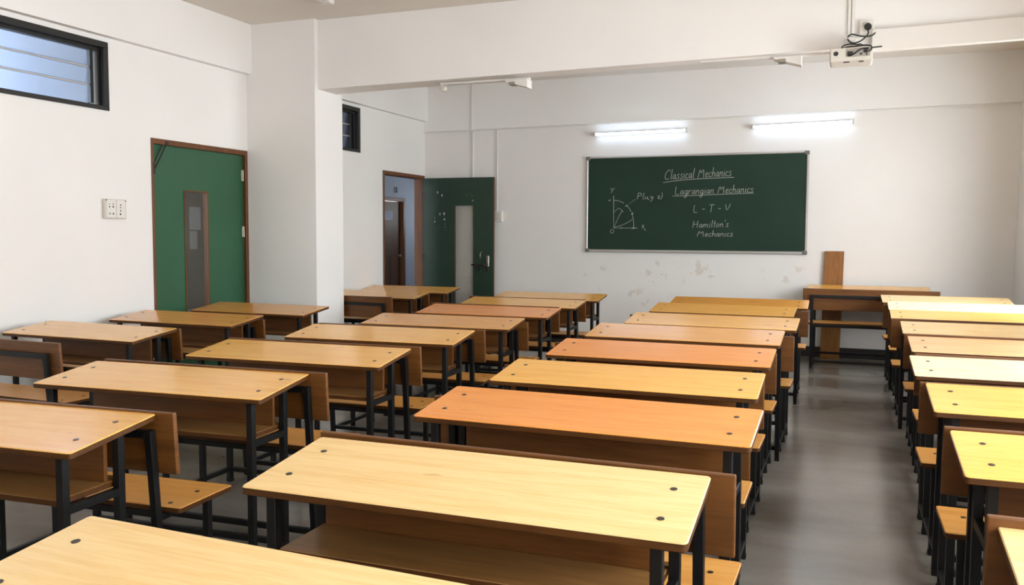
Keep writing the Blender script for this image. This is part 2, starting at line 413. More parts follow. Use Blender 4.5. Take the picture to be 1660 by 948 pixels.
d2 = struct(empty('door_2', (XL, D2[0], 0)))
at(door_frame('door_frame', D2, d2, .03, .05), d2)
lw2 = 1.0
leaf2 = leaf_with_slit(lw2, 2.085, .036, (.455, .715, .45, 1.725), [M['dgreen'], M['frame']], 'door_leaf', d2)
leaf2.location = (.03, 10.20-D2[0], .006); leaf2.rotation_euler = (0, 0, R(.6))
b = MB().box(.46, .71, .016, .02, .455, 1.72)
b.build('glass_pane', M['clear'], leaf2)
b = MB().box(.905, .94, -.012, 0, .955, 1.075, bevel=.004).cyl((.922, -.012, 1.045), .01, -.0, (0,1,0)) if False else MB().box(.905, .942, -.012, 0, .945, 1.085, bevel=.005)
b.cyl((.923, -.02, 1.05), .011, .012, (0,1,0)).cyl((.923, -.018, .985), .009, .012, (0,1,0))
b.build('lock_plate', M['steel'], leaf2)
MB().tube([(.835, -.004, 1.13), (.828, -.03, 1.115), (.826, -.032, 1.06), (.832, -.004, 1.04)], .007, 8).build('pull_handle', M['steel'], leaf2)
b = MB().tube([(.70, -.02, .965), (.93, -.02, .972)], .0095, 8)
b.box(.76, .785, -.03, 0, .945, .985, bevel=.003).box(.86, .885, -.03, 0, .95, .99, bevel=.003).bar((.80, -.025, .955), (.765, -.028, .87), .012, .01).tube([(.815, -.022, .955), (.822, -.024, .90), (.828, -.02, .875)], .006, 6)
b.box(.885, .935, -.014, 0, .885, .945, bevel=.006)
b.build('slide_bolt', M['rust'], leaf2)
for z in (.3, 1.05, 1.85): MB().box(-.006, .03, -.006, 0, z-.05, z+.05, bevel=.002).cyl((-.004, -.006, z-.05), .006, .1).build('hinge', M['rust'], leaf2)
b = MB()
for (x, z, w, h) in ((.21,1.90,.010,.018),(.275,1.86,.010,.018),(.245,1.62,.009,.022),(.305,1.625,.014,.014),(.31,1.55,.014,.012),(.17,1.57,.005,.006),(.17,1.52,.008,.012),(.315,1.49,.005,.006),(.318,1.45,.005,.006),(.63,1.86,.005,.005),(.70,1.85,.005,.005),(.71,1.79,.008,.010),(.31,1.60,.006,.006)):
    n = 7; ring = [b.bm.verts.new((x + w*(.7+.5*random.random())*math.cos(2*math.pi*k/n), -.0008, z + h*(.7+.5*random.random())*math.sin(2*math.pi*k/n))) for k in range(n)]
    b.bm.faces.new(ring)
    r2 = [b.bm.verts.new((v.co.x, .0005, v.co.z)) for v in ring]
    for k in range(n): b.bm.faces.new((ring[k], ring[(k+1) % n], r2[(k+1) % n], r2[k]))
b.build('paint_chip', M['chip'], leaf2)

# brown door across the corridor
d3 = struct(empty('door_3', (XC, 12.05, 0)))
b = MB().box(XC-.14, XC+.01, 12.05, 12.11, 0, 1.96, bevel=.004).box(XC-.14, XC+.01, 12.92, 12.98, 0, 1.96, bevel=.004).box(XC-.14, XC+.01, 12.11, 12.92, 1.90, 1.96, bevel=.004)
at(b.build('door_frame', M['frame'], d3), d3)
b = MB().box(XC-.09, XC-.05, 12.115, 12.915, .005, 1.895, bevel=.003)
for y in (12.2, 12.55): b.box(XC-.05, XC-.044, y, y+.28, .2, 1.0, bevel=.003)
at(b.build('door_leaf', M['door_brown'], d3), d3)
at(MB().cyl((XC-.05, 12.84, 1.0), .02, .05, (1,0,0)).build('door_handle', M['steel'], d3), d3)

# ---- clerestory windows
def louvre_window(name, Wn):
    y0, y1, z0, z1 = Wn
    r = struct(empty(name, (XL, y0, z0)))
    b = MB(); fw_ = .05; x0, x1 = XL-TH, XL+.012
    def fr(b, i, xa, xb, w):
        b.box(xa, xb, y0+i, y1-i, z0+i*.55, z0+i*.55+w*.7, bevel=.002); b.box(xa, xb, y0+i, y1-i, z1-i-w, z1-i, bevel=.002)
        b.box(xa, xb, y0+i, y0+i+w, z0+i*.55+w*.7, z1-i-w, bevel=.002); b.box(xa, xb, y1-i-w, y1-i, z0+i*.55+w*.7, z1-i-w, bevel=.002)
    fr(b, 0, x0+.02, x1, .045)
    fr(b, .045, XL-.10, XL-.03, .022)
    at(b.build('window_frame', M['black'], r), r)
    b = MB()
    for y in (y0+.085, y1-.115): b.box(XL-.085, XL-.05, y, y+.03, z0+.05, z1-.066, bevel=.002)
    zs = [z0+.05+(z1-z0-.116)*k/3 for k in range(4)]
    at(b.build('louvre_carrier', M['black'], r), r)
    for k in range(3):
        za, zb = zs[k]-.004, zs[k+1]+.012
        q = MB().hull8([(XL-.082,y0+.075,za),(XL-.078,y0+.075,za),(XL-.078,y1-.09,za),(XL-.082,y1-.09,za),(XL-.066,y0+.075,zb),(XL-.062,y0+.075,zb),(XL-.062,y1-.09,zb),(XL-.066,y1-.09,zb)])
        at(q.build('louvre_pane', M['pane'], r), r)
    b = MB()
    for k in (1, 2): b.box(XL-.07, XL-.062, y0+.08, y1-.085, zs[k]-.004, zs[k]+.008, bevel=.001)
    at(b.build('louvre_rail', M['alu'], r), r)
    return r
louvre_window('window_1', W1); louvre_window('window_2', W2)
# windows in the right and back walls (beside and behind the viewer)
for k, (a0, a1, z0, z1) in enumerate(RW):
    b = MB(); x0, x1 = XR+.06, XR+.12; w = .05
    b.box(x0, x1, a0, a1, z0, z0+w).box(x0, x1, a0, a1, z1-w, z1)
    for y in (a0, (a0+a1)/2-w/2, a1-w): b.box(x0+.002, x1-.002, y, y+w, z0+w, z1-w)
    struct(b.build('window_%d' % (k+3), M['black']))
for k, (a0, a1, z0, z1) in enumerate(BW):
    b = MB(); y0, y1 = YB-.12, YB-.06; w = .05
    b.box(a0, a1, y0, y1, z0, z0+w).box(a0, a1, y0, y1, z1-w, z1)
    for x in (a0, (a0+a1)/2-w/2, a1-w): b.box(x, x+w, y0+.002, y1-.002, z0+w, z1-w)
    struct(b.build('window_%d' % (k+7), M['black']))

# ------------------------------------------------------------------ desk with attached bench (proto, local: +y towards the front wall)
LH, DP, HT = .5657, .365, .758
SL = math.tan(R(7.19))
def ztop(y): return HT + (y-.181)*SL
def make_desk(name, low):
    root = empty(name)
    db, dy = low
    top = MB().slab(-LH, LH, 0, .362, ztop(.181), .021, SL, .181, rad=.012).build('desktop', [M['honey'], M['edge']], root)
    for s in (-1, 1):
        for y in (.10, .262):
            MB().cyl((s*.49, y, ztop(y)-.002), .0088, .0035, (0, -SL, 1), seg=10).build('bolt', M['bolt'], top)
    MB().slab(-.478, .478, .035, .305, .577, .02, rad=.006, bev=.0015).build('book_shelf', [M['shelfw'], M['edge']], root)
    MB().box(-.468, .468, .232, .247, .577, ztop(.24)-.022, bevel=.0015).build('front_panel', M['brown'], root)
    for s in (-1, 1):
        for y in (.04, .265):
            w = .0135; x0, x1 = s*.495-w, s*.495+w
            b = MB().hull8([(x0,y-w,.010),(x1,y-w,.010),(x1,y+w,.010),(x0,y+w,.010),
                            (x0,y-w,ztop(y-w)-.0212),(x1,y-w,ztop(y-w)-.0212),(x1,y+w,ztop(y+w)-.0212),(x0,y+w,ztop(y+w)-.0212)], 0, .0015)
            lg = b.build('leg', M['tube'], root)
            MB().box(s*.495-.016, s*.495+.016, y-.016, y+.016, 0, .022, bevel=.003).build('foot_cap', M['cap'], lg)
    # bench: inclined back post + short front leg on each side
    for s in (-1, 1):
        b = MB().bar((s*.505, -.478+dy, .0), (s*.505, -.5325+dy, .727+db), .026, .026, bevel=.0015)
        b.build('back_post', M['tube'], root)
        y = -.235+dy
        lg = MB().box(s*.495-.0125, s*.495+.0125, y-.0125, y+.0125, .010, .433, bevel=.0015).build('bench_leg', M['tube'], root)
        MB().box(s*.495-.015, s*.495+.015, y-.015, y+.015, 0, .022, bevel=.003).build('foot_cap', M['cap'], lg)
    MB().box(-.492, .492, -.543+dy, -.518+dy, .700+db, .7255+db, bevel=.0015).build('back_rail', M['tube'], root)
    bz0, bz1 = .578+db, .787+db
    q = MB().hull8([(-.588,-.506+dy,bz0),(.588,-.506+dy,bz0),(.588,-.487+dy,bz0),(-.588,-.487+dy,bz0),(-.588,-.5195+dy,bz1),(.588,-.5195+dy,bz1),(.588,-.5005+dy,bz1),(-.588,-.5005+dy,bz1)], 0, .004, 2)
    q.build('backrest', M['brown'], root)
    seat = MB().slab(-.569, .569, -.471+dy, -.185+dy, .453, .02, rad=.010).build('seat', [M['seatw'], M['edge']], root)
    for s in (-1, 1):
        for y in (-.435+dy, -.295+dy): MB().cyl((s*.50, y, .452), .0082, .0032, seg=10).build('bolt', M['bolt'], seat)
    for s in (-1, 1):
        MB().box(s*.495-.012, s*.495+.012, .0535, .2515, .531, .5565, bevel=.0015).build('shelf_rail', M['tube'], root)
        MB().box(s*.495-.012, s*.495+.012, -.500+dy, -.2475+dy, .408, .4325, bevel=.0015).build('seat_rail', M['tube'], root)
        MB().box(s*.495-.012, s*.495+.012, -.474+dy, .2515, .060, .084, bevel=.0015).build('floor_rail', M['tube'], root)
    MB().box(-.483, .483, -.470+dy, -.446+dy, .408, .4325, bevel=.0015).build('cross_rail', M['tube'], root)
    for y in (-.462+dy, .265): MB().box(-.483, .483, y-.012, y+.012, .060, .084, bevel=.0015).build('cross_rail', M['tube'], root)
    return root
def copy_desk(src):
    r = src.copy(); col.objects.link(r)
    for ch in list(src.children):
        c = ch.copy(); col.objects.link(c); c.parent = r
        for g2 in list(ch.children):
            d = g2.copy(); col.objects.link(d); d.parent = c
    return r
proto = [make_desk('school_desk', v) for v in ((0, 0), (-.037, 0), (-.016, 0), (-.037, .03), (-.037, .05))]
used = set()
# key: x, y, yaw deg, dz, length change, low backrest, top material, label
DESKS = {
 'A1': (-4.487, 3.925, -1.45, -.010, -.012, 0, 'honey', 'honey desk with bench against the left wall below the wide window'),
 'A2': (-4.538, 4.850, -.30, -.012, -.005, 2, 'gold', 'golden desk with bench by the left wall, in front of the closed green door'),
 'A3': (-4.535, 5.703, -.67, -.010, -.007, 1, 'gold', 'golden desk with bench whose right end stands in front of the white pillar'),
 'A4': (-4.609, 7.690, .73, -.017, .0, 0, 'honey', 'desk half hidden behind the white pillar, its bench backrest end showing beside the pillar'),
 'A5': (-4.678, 8.597, 1.31, -.021, -.013, 2, 'honey', 'honey desk with bench right below the open doorway, farthest along the left wall'),
 'B1': (-2.648, 1.797, 3.33, -.004, 0, 0, 'honey', 'honey desk cut off by the left picture edge, nearest in second column from left'),
 'B2': (-2.652, 2.676, 3.40, -.004, -.007, 0, 'honey', 'honey desk with open shelf, second from the viewer in second column from left'),
 'B3': (-2.643, 3.565, 2.31, -.003, .001, 0, 'honey', 'honey desk with open shelf, third from the viewer in second column from left'),
 'B4': (-2.672, 4.461, 3.24, -.003, -.002, 0, 'honey', 'honey desk just right of the pillar foot, fourth from the viewer in second column'),
 'B5': (-2.700, 5.400, 2.16, -.011, .006, 0, 'gold', 'golden tan desk with bench, fifth from the viewer in second column from left'),
 'B6': (-2.702, 6.240, .78, -.004, -.002, 1, 'orange', 'orange brown desk in second column from left, the only orange top there'),
 'B7': (-2.743, 7.130, .26, -.004, -.020, 0, 'honey', 'light honey desk just beyond the orange top of second column from left'),
 'B8': (-2.790, 8.036, .66, -.007, -.025, 0, 'honey', 'honey desk nearest the front wall in second column, by the open green door'),
 'C0': (-.911, .952, -1.95, 0, 0, 0, 'light', 'pale maple desk filling the bottom left corner, nearest to the viewer'),
 'C1': (-.843, 1.734, .71, .006, -.021, 3, 'light', 'large whole pale maple desk with open shelf in the foreground'),
 'C2': (-.826, 2.635, -.74, .005, .012, 0, 'orange', 'deep orange desk just beyond the large pale foreground desk'),
 'C3': (-.877, 3.435, .17, .003, 0, 3, 'honey', 'honey desk between the two orange topped desks of the middle column'),
 'C4': (-.906, 4.284, -.42, .004, .013, 1, 'orange', 'orange desk with bleached glare on its left, farther of two orange middle column desks'),
 'C5': (-.922, 5.080, -.50, .015, .022, 3, 'gold', 'golden desk with white glare on its left half, just beyond the farther orange one'),
 'C6': (-.878, 5.900, -.80, .019, .022, 1, 'honey', 'honey desk with glare, third from the front wall in the middle column'),
 'C7': (-.950, 7.007, -1.25, .008, .007, 1, 'honey', 'honey desk second from the front wall in the middle column below the chalkboard'),
 'C8': (-.905, 7.770, .3, .012, .055, 4, 'gold', 'golden desk nearest the front wall in the middle column below the chalkboard'),
 'R1': (.870, 8.850, 1.2, .012, -.020, 1, 'light', 'pale desk at the far end of the right column, touching the front desk'),
 'R2': (.890, 8.000, -.04, .010, -.022, 1, 'pale', 'whitish desk in the right column, second from its far end'),
 'R3': (.884, 7.140, -.08, .004, -.004, 0, 'honey', 'darker honey desk in the right column, third from its far end'),
 'R4': (.909, 6.100, .07, .008, -.004, 0, 'light', 'light honey desk in the right column, just beyond the peach topped one'),
 'R5': (.908, 5.189, .56, .005, .002, 0, 'peach', 'peach toned desk in the right column, the only pinkish top'),
 'R6': (.867, 4.291, .65, .005, .005, 0, 'pale', 'bright whitish desk in the right column, just in front of the peach one'),
 'R7': (.891, 3.394, .57, .012, .039, 0, 'honey', 'honey desk in the right column, third from the viewer'),
 'R8': (.867, 2.500, .47, .012, 0, 0, 'honey', 'honey desk with visible shelf in the right column, second from the viewer'),
 'R9': (.868, 1.634, -.06, 0, 0, 0, 'light', 'pale desk cut off by the bottom right corner of the picture'),
 'T':  (.210, 9.840, .6, .042, .080, 0, 'honey', 'lone desk with bench by the front wall, beside the leaning plank'),
}
for k, (x, y, a, dz, sl, low, mt, lab) in DESKS.items():
    o = proto[low] if low not in used else copy_desk(proto[low])
    used.add(low)
    o.location = (x, y, 0); o.rotation_euler = (0, 0, R(a)); o.scale = (1+sl, 1, 1+dz/HT)
    tag(o, lab, 'desk', 'school desks with attached benches')
    for c in o.children:
        if c.name.split('.')[0] == 'desktop':
            c.material_slots[0].link = 'OBJECT'; c.material_slots[0].material = M[mt]

# ------------------------------------------------------------------ chalkboard
BX0, BX1, BZ0, BZ1 = -3.026, -.436, 1.156, 2.316
bd = tag(empty('chalkboard', ((BX0+BX1)/2, YF, BZ0)), 'green chalkboard with chalk notes on mechanics, in an aluminium frame', 'chalkboard')
at(MB().box(BX0+.02, BX1-.02, YF-.022, YF-.001, BZ0+.02, BZ1-.02).build('board_surface', M['chalkboard'], bd), bd)
b = MB(); t = .03
b.box(BX0+.03, BX1-.03, YF-.034, YF, BZ0, BZ0+t, bevel=.006).box(BX0+.03, BX1-.03, YF-.034, YF, BZ1-t*.8, BZ1, bevel=.006)
b.box(BX0, BX0+t*.8, YF-.034, YF, BZ0+.03, BZ1-.03, bevel=.006).box(BX1-t*.8, BX1, YF-.034, YF, BZ0+.03, BZ1-.03, bevel=.006)
at(b.build('board_frame', M['alu'], bd), bd)
for x in (BX0, BX1-.045):
    for z in (BZ0-.003, BZ1-.042):
        at(MB().box(x-.004, x+.049, YF-.04, YF, z, z+.045, bevel=.010, seg=3).build('corner_cap', M['corner'], bd), bd)
YBD = YF-.0225
GL = {  # single-stroke handwriting; x advance, strokes
 'C': (.75, [[(.68,.85),(.55,1),(.35,.97),(.12,.7),(.05,.35),(.15,.06),(.35,0),(.6,.12)]]),
 'L': (.7, [[(.12,1),(.12,.0),(.62,.02)]]),
 'M': (.95, [[(.05,0),(.2,1),(.42,.35),(.68,1),(.78,.0)]]),
 'T': (.75, [[(.02,.97),(.7,1)],[(.36,.98),(.34,0)]]),
 'V': (.75, [[(.05,1),(.3,0),(.68,1.02)]]),
 'H': (.85, [[(.12,1),(.1,0)],[(.65,1.02),(.66,0)],[(.1,.5),(.66,.55)]]),
 'P': (.7, [[(.1,0),(.12,1)],[(.12,1),(.45,1),(.58,.8),(.45,.55),(.13,.48)]]),
 'O': (.85, [[(.4,1),(.1,.75),(.08,.3),(.35,0),(.65,.15),(.75,.6),(.6,.95),(.4,1)]]),
 'l': (.3, [[(.14,1.05),(.12,.05),(.24,0)]]),
 'a': (.52, [[(.4,.45),(.22,.52),(.06,.3),(.1,.05),(.25,.03),(.38,.25),(.4,.5),(.4,.08),(.5,0)]]),
 's': (.45, [[(.38,.48),(.2,.52),(.1,.38),(.32,.22),(.34,.06),(.15,0),(.04,.06)]]),
 'i': (.26, [[(.12,.52),(.1,.05),(.2,0)],[(.13,.72),(.15,.74)]]),
 'c': (.42, [[(.36,.45),(.22,.53),(.06,.32),(.08,.08),(.22,0),(.38,.1)]]),
 'e': (.45, [[(.06,.25),(.36,.32),(.32,.5),(.18,.52),(.06,.32),(.08,.08),(.22,0),(.4,.1)]]),
 'h': (.5, [[(.1,1.02),(.08,0)],[(.09,.3),(.25,.52),(.38,.45),(.38,.08),(.46,0)]]),
 'n': (.5, [[(.08,.5),(.08,0)],[(.08,.3),(.25,.52),(.37,.45),(.38,.06),(.47,0)]]),
 'r': (.42, [[(.08,.5),(.08,0)],[(.08,.32),(.2,.5),(.36,.48)]]),
 'g': (.5, [[(.4,.45),(.22,.52),(.07,.3),(.12,.05),(.28,.05),(.4,.3),(.4,.5),(.38,-.25),(.2,-.45),(.06,-.28),(.3,-.08),(.48,.06)]]),
 'm': (.75, [[(.07,.5),(.07,0)],[(.07,.3),(.2,.52),(.31,.45),(.32,0)],[(.32,.3),(.46,.52),(.58,.45),(.59,.06),(.7,0)]]),
 't': (.36, [[(.16,.95),(.14,.06),(.28,0)],[(.02,.62),(.3,.64)]]),
 'o': (.5, [[(.24,.52),(.07,.35),(.08,.1),(.24,0),(.4,.15),(.4,.4),(.24,.52)]]),
 "'": (.22, [[(.12,1.05),(.08,.8)]]),
 '-': (.5, [[(.08,.42),(.42,.44)]]),
 '(': (.3, [[(.22,1.02),(.06,.6),(.2,-.1)]]),
 ')': (.3, [[(.06,1.02),(.22,.55),(.05,-.1)]]),
 ',': (.22, [[(.1,.05),(.05,-.15)]]),
 'u': (.5, [[(.07,.5),(.07,.1),(.2,0),(.36,.12),(.38,.5),(.38,.08),(.46,0)]]),
 'y': (.45, [[(.06,.5),(.12,.15),(.28,.12),(.38,.5),(.28,-.25),(.1,-.4)]]),
 'z': (.45, [[(.05,.5),(.36,.5),(.06,.02),(.4,.02)],[(.1,.26),(.34,.28)]]),
 'x': (.5, [[(.05,.5),(.4,0)],[(.4,.5),(.05,0)]]),
 ' ': (.42, []),
}
def chalk_path(mb, pxs, r=.0026, smooth=1, mi=0):
    mb.tube([on_y(px, py, YBD) for px, py in pxs], r, 5, mi, smooth)
def write(mb, text, x0, y0, x1, y1, cap, slant=.16, r=.0026):
    total = sum(GL[c][0] for c in text) - .1
    k = (x1-x0)/total; px = 0
    for c in text:
        w, st = GL[c]
        for s in st:
            pts = []
            for (gx, gy) in s:
                t_ = (px+gx)/total
                pts.append((x0 + (px+gx)*k + gy*cap*slant, y0 + (y1-y0)*t_ - gy*cap))
            chalk_path(mb, pts, r, 1)
        px += w
def chalk(fn):
    mb = MB(); fn(mb); return at(mb.build('chalk_writing', [M['chalk'], M['chalk_dim']], bd), bd)
chalk(lambda q: (write(q, 'Classical Mechanics', 1076.5, 291.3, 1184.5, 285.2, 15.5), chalk_path(q, [(1074.8,295.9),(1095,292.8),(1119,290.6),(1155,288.6),(1189.7,287.3)])))
chalk(lambda q: (write(q, 'Lagrangian Mechanics', 1092.5, 315.6, 1220, 311.7, 13), chalk_path(q, [(1090.3,317.8),(1130,316.6),(1170,314.8),(1221.7,312.9)])))
chalk(lambda q: write(q, 'L - T - V', 1122.4, 344.6, 1182, 342.8, 12))
chalk(lambda q: write(q, "Hamilton's", 1121.5, 369.2, 1180, 367.6, 11))
chalk(lambda q: write(q, 'Mechanics', 1129.4, 383.4, 1187, 383.0, 10))
def c1(x, y): return (960 + x/6.771, 260 + y/6.771)
def diagram(q):
    P_ = lambda pts, r=.0024, s=1, mi=0: chalk_path(q, [c1(*p) for p in pts], r, s, mi)
    P_([(235,388),(235,742)], s=0); P_([(235,742),(497,742)], s=0); P_([(312,730),(325,741),(312,752)], s=0); P_([(436,744),(466,742)], .006, 0)
    P_([(235,437),(275,440),(310,450),(350,470)]); P_([(375,495),(405,520),(428,565)]); P_([(440,588),(448,640),(456,690),(454,740)])
    P_([(365,502),(388,490)], .005, 0); P_([(430,592),(450,575)], .006, 0); P_([(182,443),(200,432)], .004, 0)
    P_([(235,570),(290,523),(325,542),(340,568)], s=0); P_([(240,735),(280,640),(325,555)], s=1); P_([(240,735),(330,710),(400,675),(442,645)])
    P_([(400,480),(475,425)], .0025, 0, 1)
    P_([(197,318),(210,305),(216,325)]); P_([(243,300),(222,330),(205,356)])
    P_([(545,708),(566,742)], s=0); P_([(568,706),(545,742)], s=0); P_([(562,740),(575,755),(590,770)], s=0)
    P_([(218,757),(200,770),(200,790),(218,800),(236,788),(236,768),(218,757)])
    write(q, 'P(u,y z)', 1031.6, 323, 1073, 322, 10, r=.0025)
mb = MB(); diagram(mb); at(mb.build('chalk_diagram', [M['chalk'], M['chalk_dim']], bd), bd)

# ------------------------------------------------------------------ lit tube lights above the board
def wall_tube(x0, x1, z0, z1, lab):
    r = tag(empty('tube_light', ((x0+x1)/2, YF, z0)), lab, 'light', 'lit tube lights above the chalkboard')
    y = YF-.062
    at(MB().bar((x0-.02, YF-.025, z0+.006), (x1+.02, YF-.025, z1+.006), .05, .03, (0,1,0), bevel=.003).build('batten', M['plastic'], r), r)
    at(MB().tube([(x0, y-.012, z0), (x1, y-.012, z1)], .0145, 14).build('tube', M['tube_on'], r), r)
    for x, z, s in ((x0, z0, -1), (x1, z1, 1)):
        at(MB().box(x-.018 if s < 0 else x, x if s < 0 else x+.018, y-.03, YF-.03, z-.02, z+.028, bevel=.004).build('end_cap', M['plastic_grey'], r), r)
    return r
wall_tube(-2.90, -1.815, 2.578, 2.590, 'lit white tube light above the left half of the chalkboard')
wall_tube(-1.045, .0, 2.596, 2.612, 'lit white tube light above the right end of the chalkboard')

# ------------------------------------------------------------------ things on the beam
def spot_batten(x0, x1, y, z, xr, lab, holder):
    r = tag(empty('track_light', (x0, y, z)), lab, 'light')
    at(MB().box(x0, x1, y-.022, y+.022, z-.018, z, bevel=.003).build('batten', M['plastic'], r), r)
    # wedge shaped reflector hanging below the batten
    b = MB().hull8([(xr,y-.045,z-.030),(xr+.20,y-.045,z-.088),(xr+.20,y+.07,z-.088),(xr,y+.07,z-.030),(xr,y-.045,z-.016),(xr+.20,y-.045,z-.014),(xr+.20,y+.07,z-.014),(xr,y+.07,z-.016)], 0, .002)
    rf = at(b.build('reflector', M['plastic'], r), r)
    at(MB().box(xr+.035, xr+.09, y-.05, y+.03, z-.060, z-.035, bevel=.003).build('lamp_holder', M['steel'], r), r)
    if holder:
        at(MB().cyl((x0+.02, y-.02, z-.045), .026, .05, (0,1,0), seg=16).cyl((x0+.02, y-.03, z-.05), .015, .02, (0,1,0), seg=12).build('holder_cap', M['plastic_grey'], r), r)
    return r
spot_batten(-3.36, -2.53, 6.90, 2.682, -2.74, 'unlit white batten light with wedge reflector under the beam, left of centre', True)
spot_batten(-1.10, -.10, 6.80, 2.705, -.56, 'unlit white batten light under the beam, left of the projector', False)
r = tag(empty('ceiling_light', (-4.0, 5.6, ZC)), 'unlit white batten light on the ceiling at the top edge of the picture', 'light')
at(MB().box(-4.03, -3.95, 4.9, 6.10, ZC-.045, ZC, bevel=.004).build('batten', M['plastic'], r), r)
at(MB().tube([(-3.99, 4.93, ZC-.06), (-3.99, 6.05, ZC-.06)], .014, 10).build('tube', M['plastic'], r), r)
at(MB().box(-4.045, -3.935, 6.05, 6.12, ZC-.065, ZC-.001, bevel=.006).build('end_cap', M['plastic'], r), r)

o = MB().hull8([(.112,6.664,2.668),(XR-.001,6.664,2.690),(XR-.001,6.7315,2.690),(.112,6.7315,2.668),(.112,6.672,2.818),(XR-.001,6.672,2.838),(XR-.001,6.7315,2.838),(.112,6.7315,2.818)], 0, .006, 2).build('cable_trunking', M['plastic'])
tag(o, 'wide white horizontal trunking along the beam right of the projector', 'trunking')
b = MB().box(-.050, -.030, 6.708, 6.7315, 2.79, ZC-.001, bevel=.002).box(-.025, -.003, 6.708, 6.7315, 2.79, ZC-.001, bevel=.002)
tag(b.build('cable_duct', M['plastic']), 'pair of white vertical ducts on the beam above the projector', 'trunking')

pr = tag(empty('projector', (-.02, 6.55, 2.545)), 'grey white projector with cables on its back, hung in front of the beam', 'projector')
at(MB().box(-.158, .118, 6.45, 6.675, 2.545, 2.642, bevel=.014, seg=3).build('body', M['plastic_grey'], pr), pr)
b = MB().box(-.055, .10, 6.446, 6.456, 2.575, 2.632, bevel=.003)
at(b.build('connector_panel', plain('grey_panel', (168, 162, 152), .5), pr), pr)
b = MB().box(-.045, -.01, 6.437, 6.447, 2.582, 2.612, bevel=.002).box(.06, .085, 6.437, 6.447, 2.597, 2.622, bevel=.002).box(.035, .05, 6.44, 6.447, 2.585, 2.597).box(.075, .082, 6.44, 6.447, 2.58, 2.592)
at(b.build('connector', M['dark'], pr), pr)
at(MB().cyl((-.118, 6.452, 2.602), .017, -.006, (0,1,0), seg=6).cyl((-.118, 6.448, 2.602), .008, -.004, (0,1,0)).build('power_inlet', M['dark'], pr), pr)
b = MB()
for k in range(5): b.box(-.1595, -.156, 6.48+.03*k, 6.495+.03*k, 2.565, 2.625)
at(b.build('vent', M['dark'], pr), pr)
at(MB().box(-.07, -.03, 6.455, 6.47, 2.540, 2.546).box(.03, .06, 6.455, 6.47, 2.540, 2.546).build('foot', M['rust'], pr), pr)
b = MB().bar((-.03, 6.60, 2.64), (-.03, 6.60, 2.735), .05, .03, bevel=.003).box(-.055, -.005, 6.58, 6.731, 2.715, 2.735, bevel=.003).box(-.065, .035, 6.715, 6.7315, 2.69, 2.76, bevel=.003)
at(b.build('mount_bracket', M['plastic'], pr), pr)

pr.location.z += .02

so = tag(empty('power_socket', (.075, 6.73, 2.79)), 'square white socket with black plug on the beam above the projector', 'socket')
at(MB().box(.026, .128, 6.695, 6.7315, 2.785, 2.888, bevel=.005).box(.03, .124, 6.690, 6.697, 2.79, 2.884, bevel=.003).build('back_box', M['plastic'], so), so)
at(MB().cyl((.07, 6.690, 2.845), .036, -.004, (0,1,0), seg=20).build('socket_face', M['plastic_grey'], so), so)
pg = MB().cyl((.084, 6.686, 2.842), .026, -.03, (0,1,0), seg=18, r2=.02)
tag(pg.build('power_plug', M['cable']), 'round black plug in the square socket on the beam', 'plug')
def k1(x, y, yy=6.63): return on_y(1320 + x/7.9, y/7.9, yy)
b = MB().tube([k1(690,392,6.66), k1(694,430,6.655), k1(640,495,6.60), k1(560,545,6.56), k1(480,555,6.55), k1(425,510,6.58), k1(432,462,6.60), k1(485,432,6.62), k1(560,458,6.63), k1(660,470,6.64), k1(742,455,6.66), k1(782,420,6.675), k1(790,385,6.678)], .0052, 6, 0, 2)
tag(b.build('power_cable', M['cable']), 'black cable looping from the plug above the projector', 'cable')
b = MB().tube([k1(340,628,6.46), k1(372,580,6.50), k1(470,560,6.53), k1(560,572,6.53), k1(590,560,6.53), k1(615,575,6.50)], .0048, 6, 0, 2)
b.tube([k1(345,622,6.455), k1(430,600,6.49), k1(560,588,6.50), k1(690,574,6.48), k1(738,592,6.45), k1(738,630,6.435), k1(700,660,6.436)], .0052, 6, 0, 2)
b.tube([k1(745,608,6.45), k1(800,600,6.46), k1(866,594,6.47)], .005, 6, 0, 1)
tag(b.build('signal_cable', M['cable']), 'black cable bundle lying on top of the projector', 'cable')
b = MB().tube([k1(440,715,6.436), k1(500,695,6.43), k1(560,650,6.425), k1(610,618,6.43), k1(700,612,6.436)], .0055, 6, 0, 2)
tag(b.build('connector_cable', M['cable']), 'short black cable crossing the back panel of the projector', 'cable')

# ------------------------------------------------------------------ front wall fittings
b = MB().box(-4.572, -4.548, YF-.05, YF-.035, 2.70, ZC, bevel=.003).box(-4.572, -4.548, YF-.018, YF, 2.1, 2.70, bevel=.003)
tag(b.build('wall_conduit', M['plastic']), 'white vertical conduit on the front wall above the open green door', 'conduit')
b = MB().box(-4.245, -4.233, YF-.012, YF, 1.655, 2.69, bevel=.002).box(-4.228, -4.212, YF-.014, YF, 1.655, 2.69, bevel=.003)
tag(b.build('wall_conduit', M['plastic']), 'white vertical conduit running down to the switch box right of the open door', 'conduit')
sb = tag(empty('switch_box', (-4.19, YF, 1.52)), 'plain white switch box beside the free edge of the open green door', 'switch')
at(MB().box(-4.246, -4.134, YF-.04, YF, 1.522, 1.662, bevel=.006).build('box', M['plastic'], sb), sb)
at(MB().box(-4.228, -4.152, YF-.044, YF-.039, 1.54, 1.645, bevel=.002).build('cover_plate', M['plastic_grey'], sb), sb)
b = MB().bar((XL+.02, YF-.043, 2.69), (XR-.03, YF-.043, 2.742), .016, .012, (0,1,0), bevel=.002)
for x in (-4.4, -3.9, -3.5, -2.75, -1.9, -1.35, -.55, .3, .65, .9): b.box(x, x+.012, YF-.053, YF-.035, 2.690+(x-XL)*.0076-.008, 2.690+(x-XL)*.0076+.014)
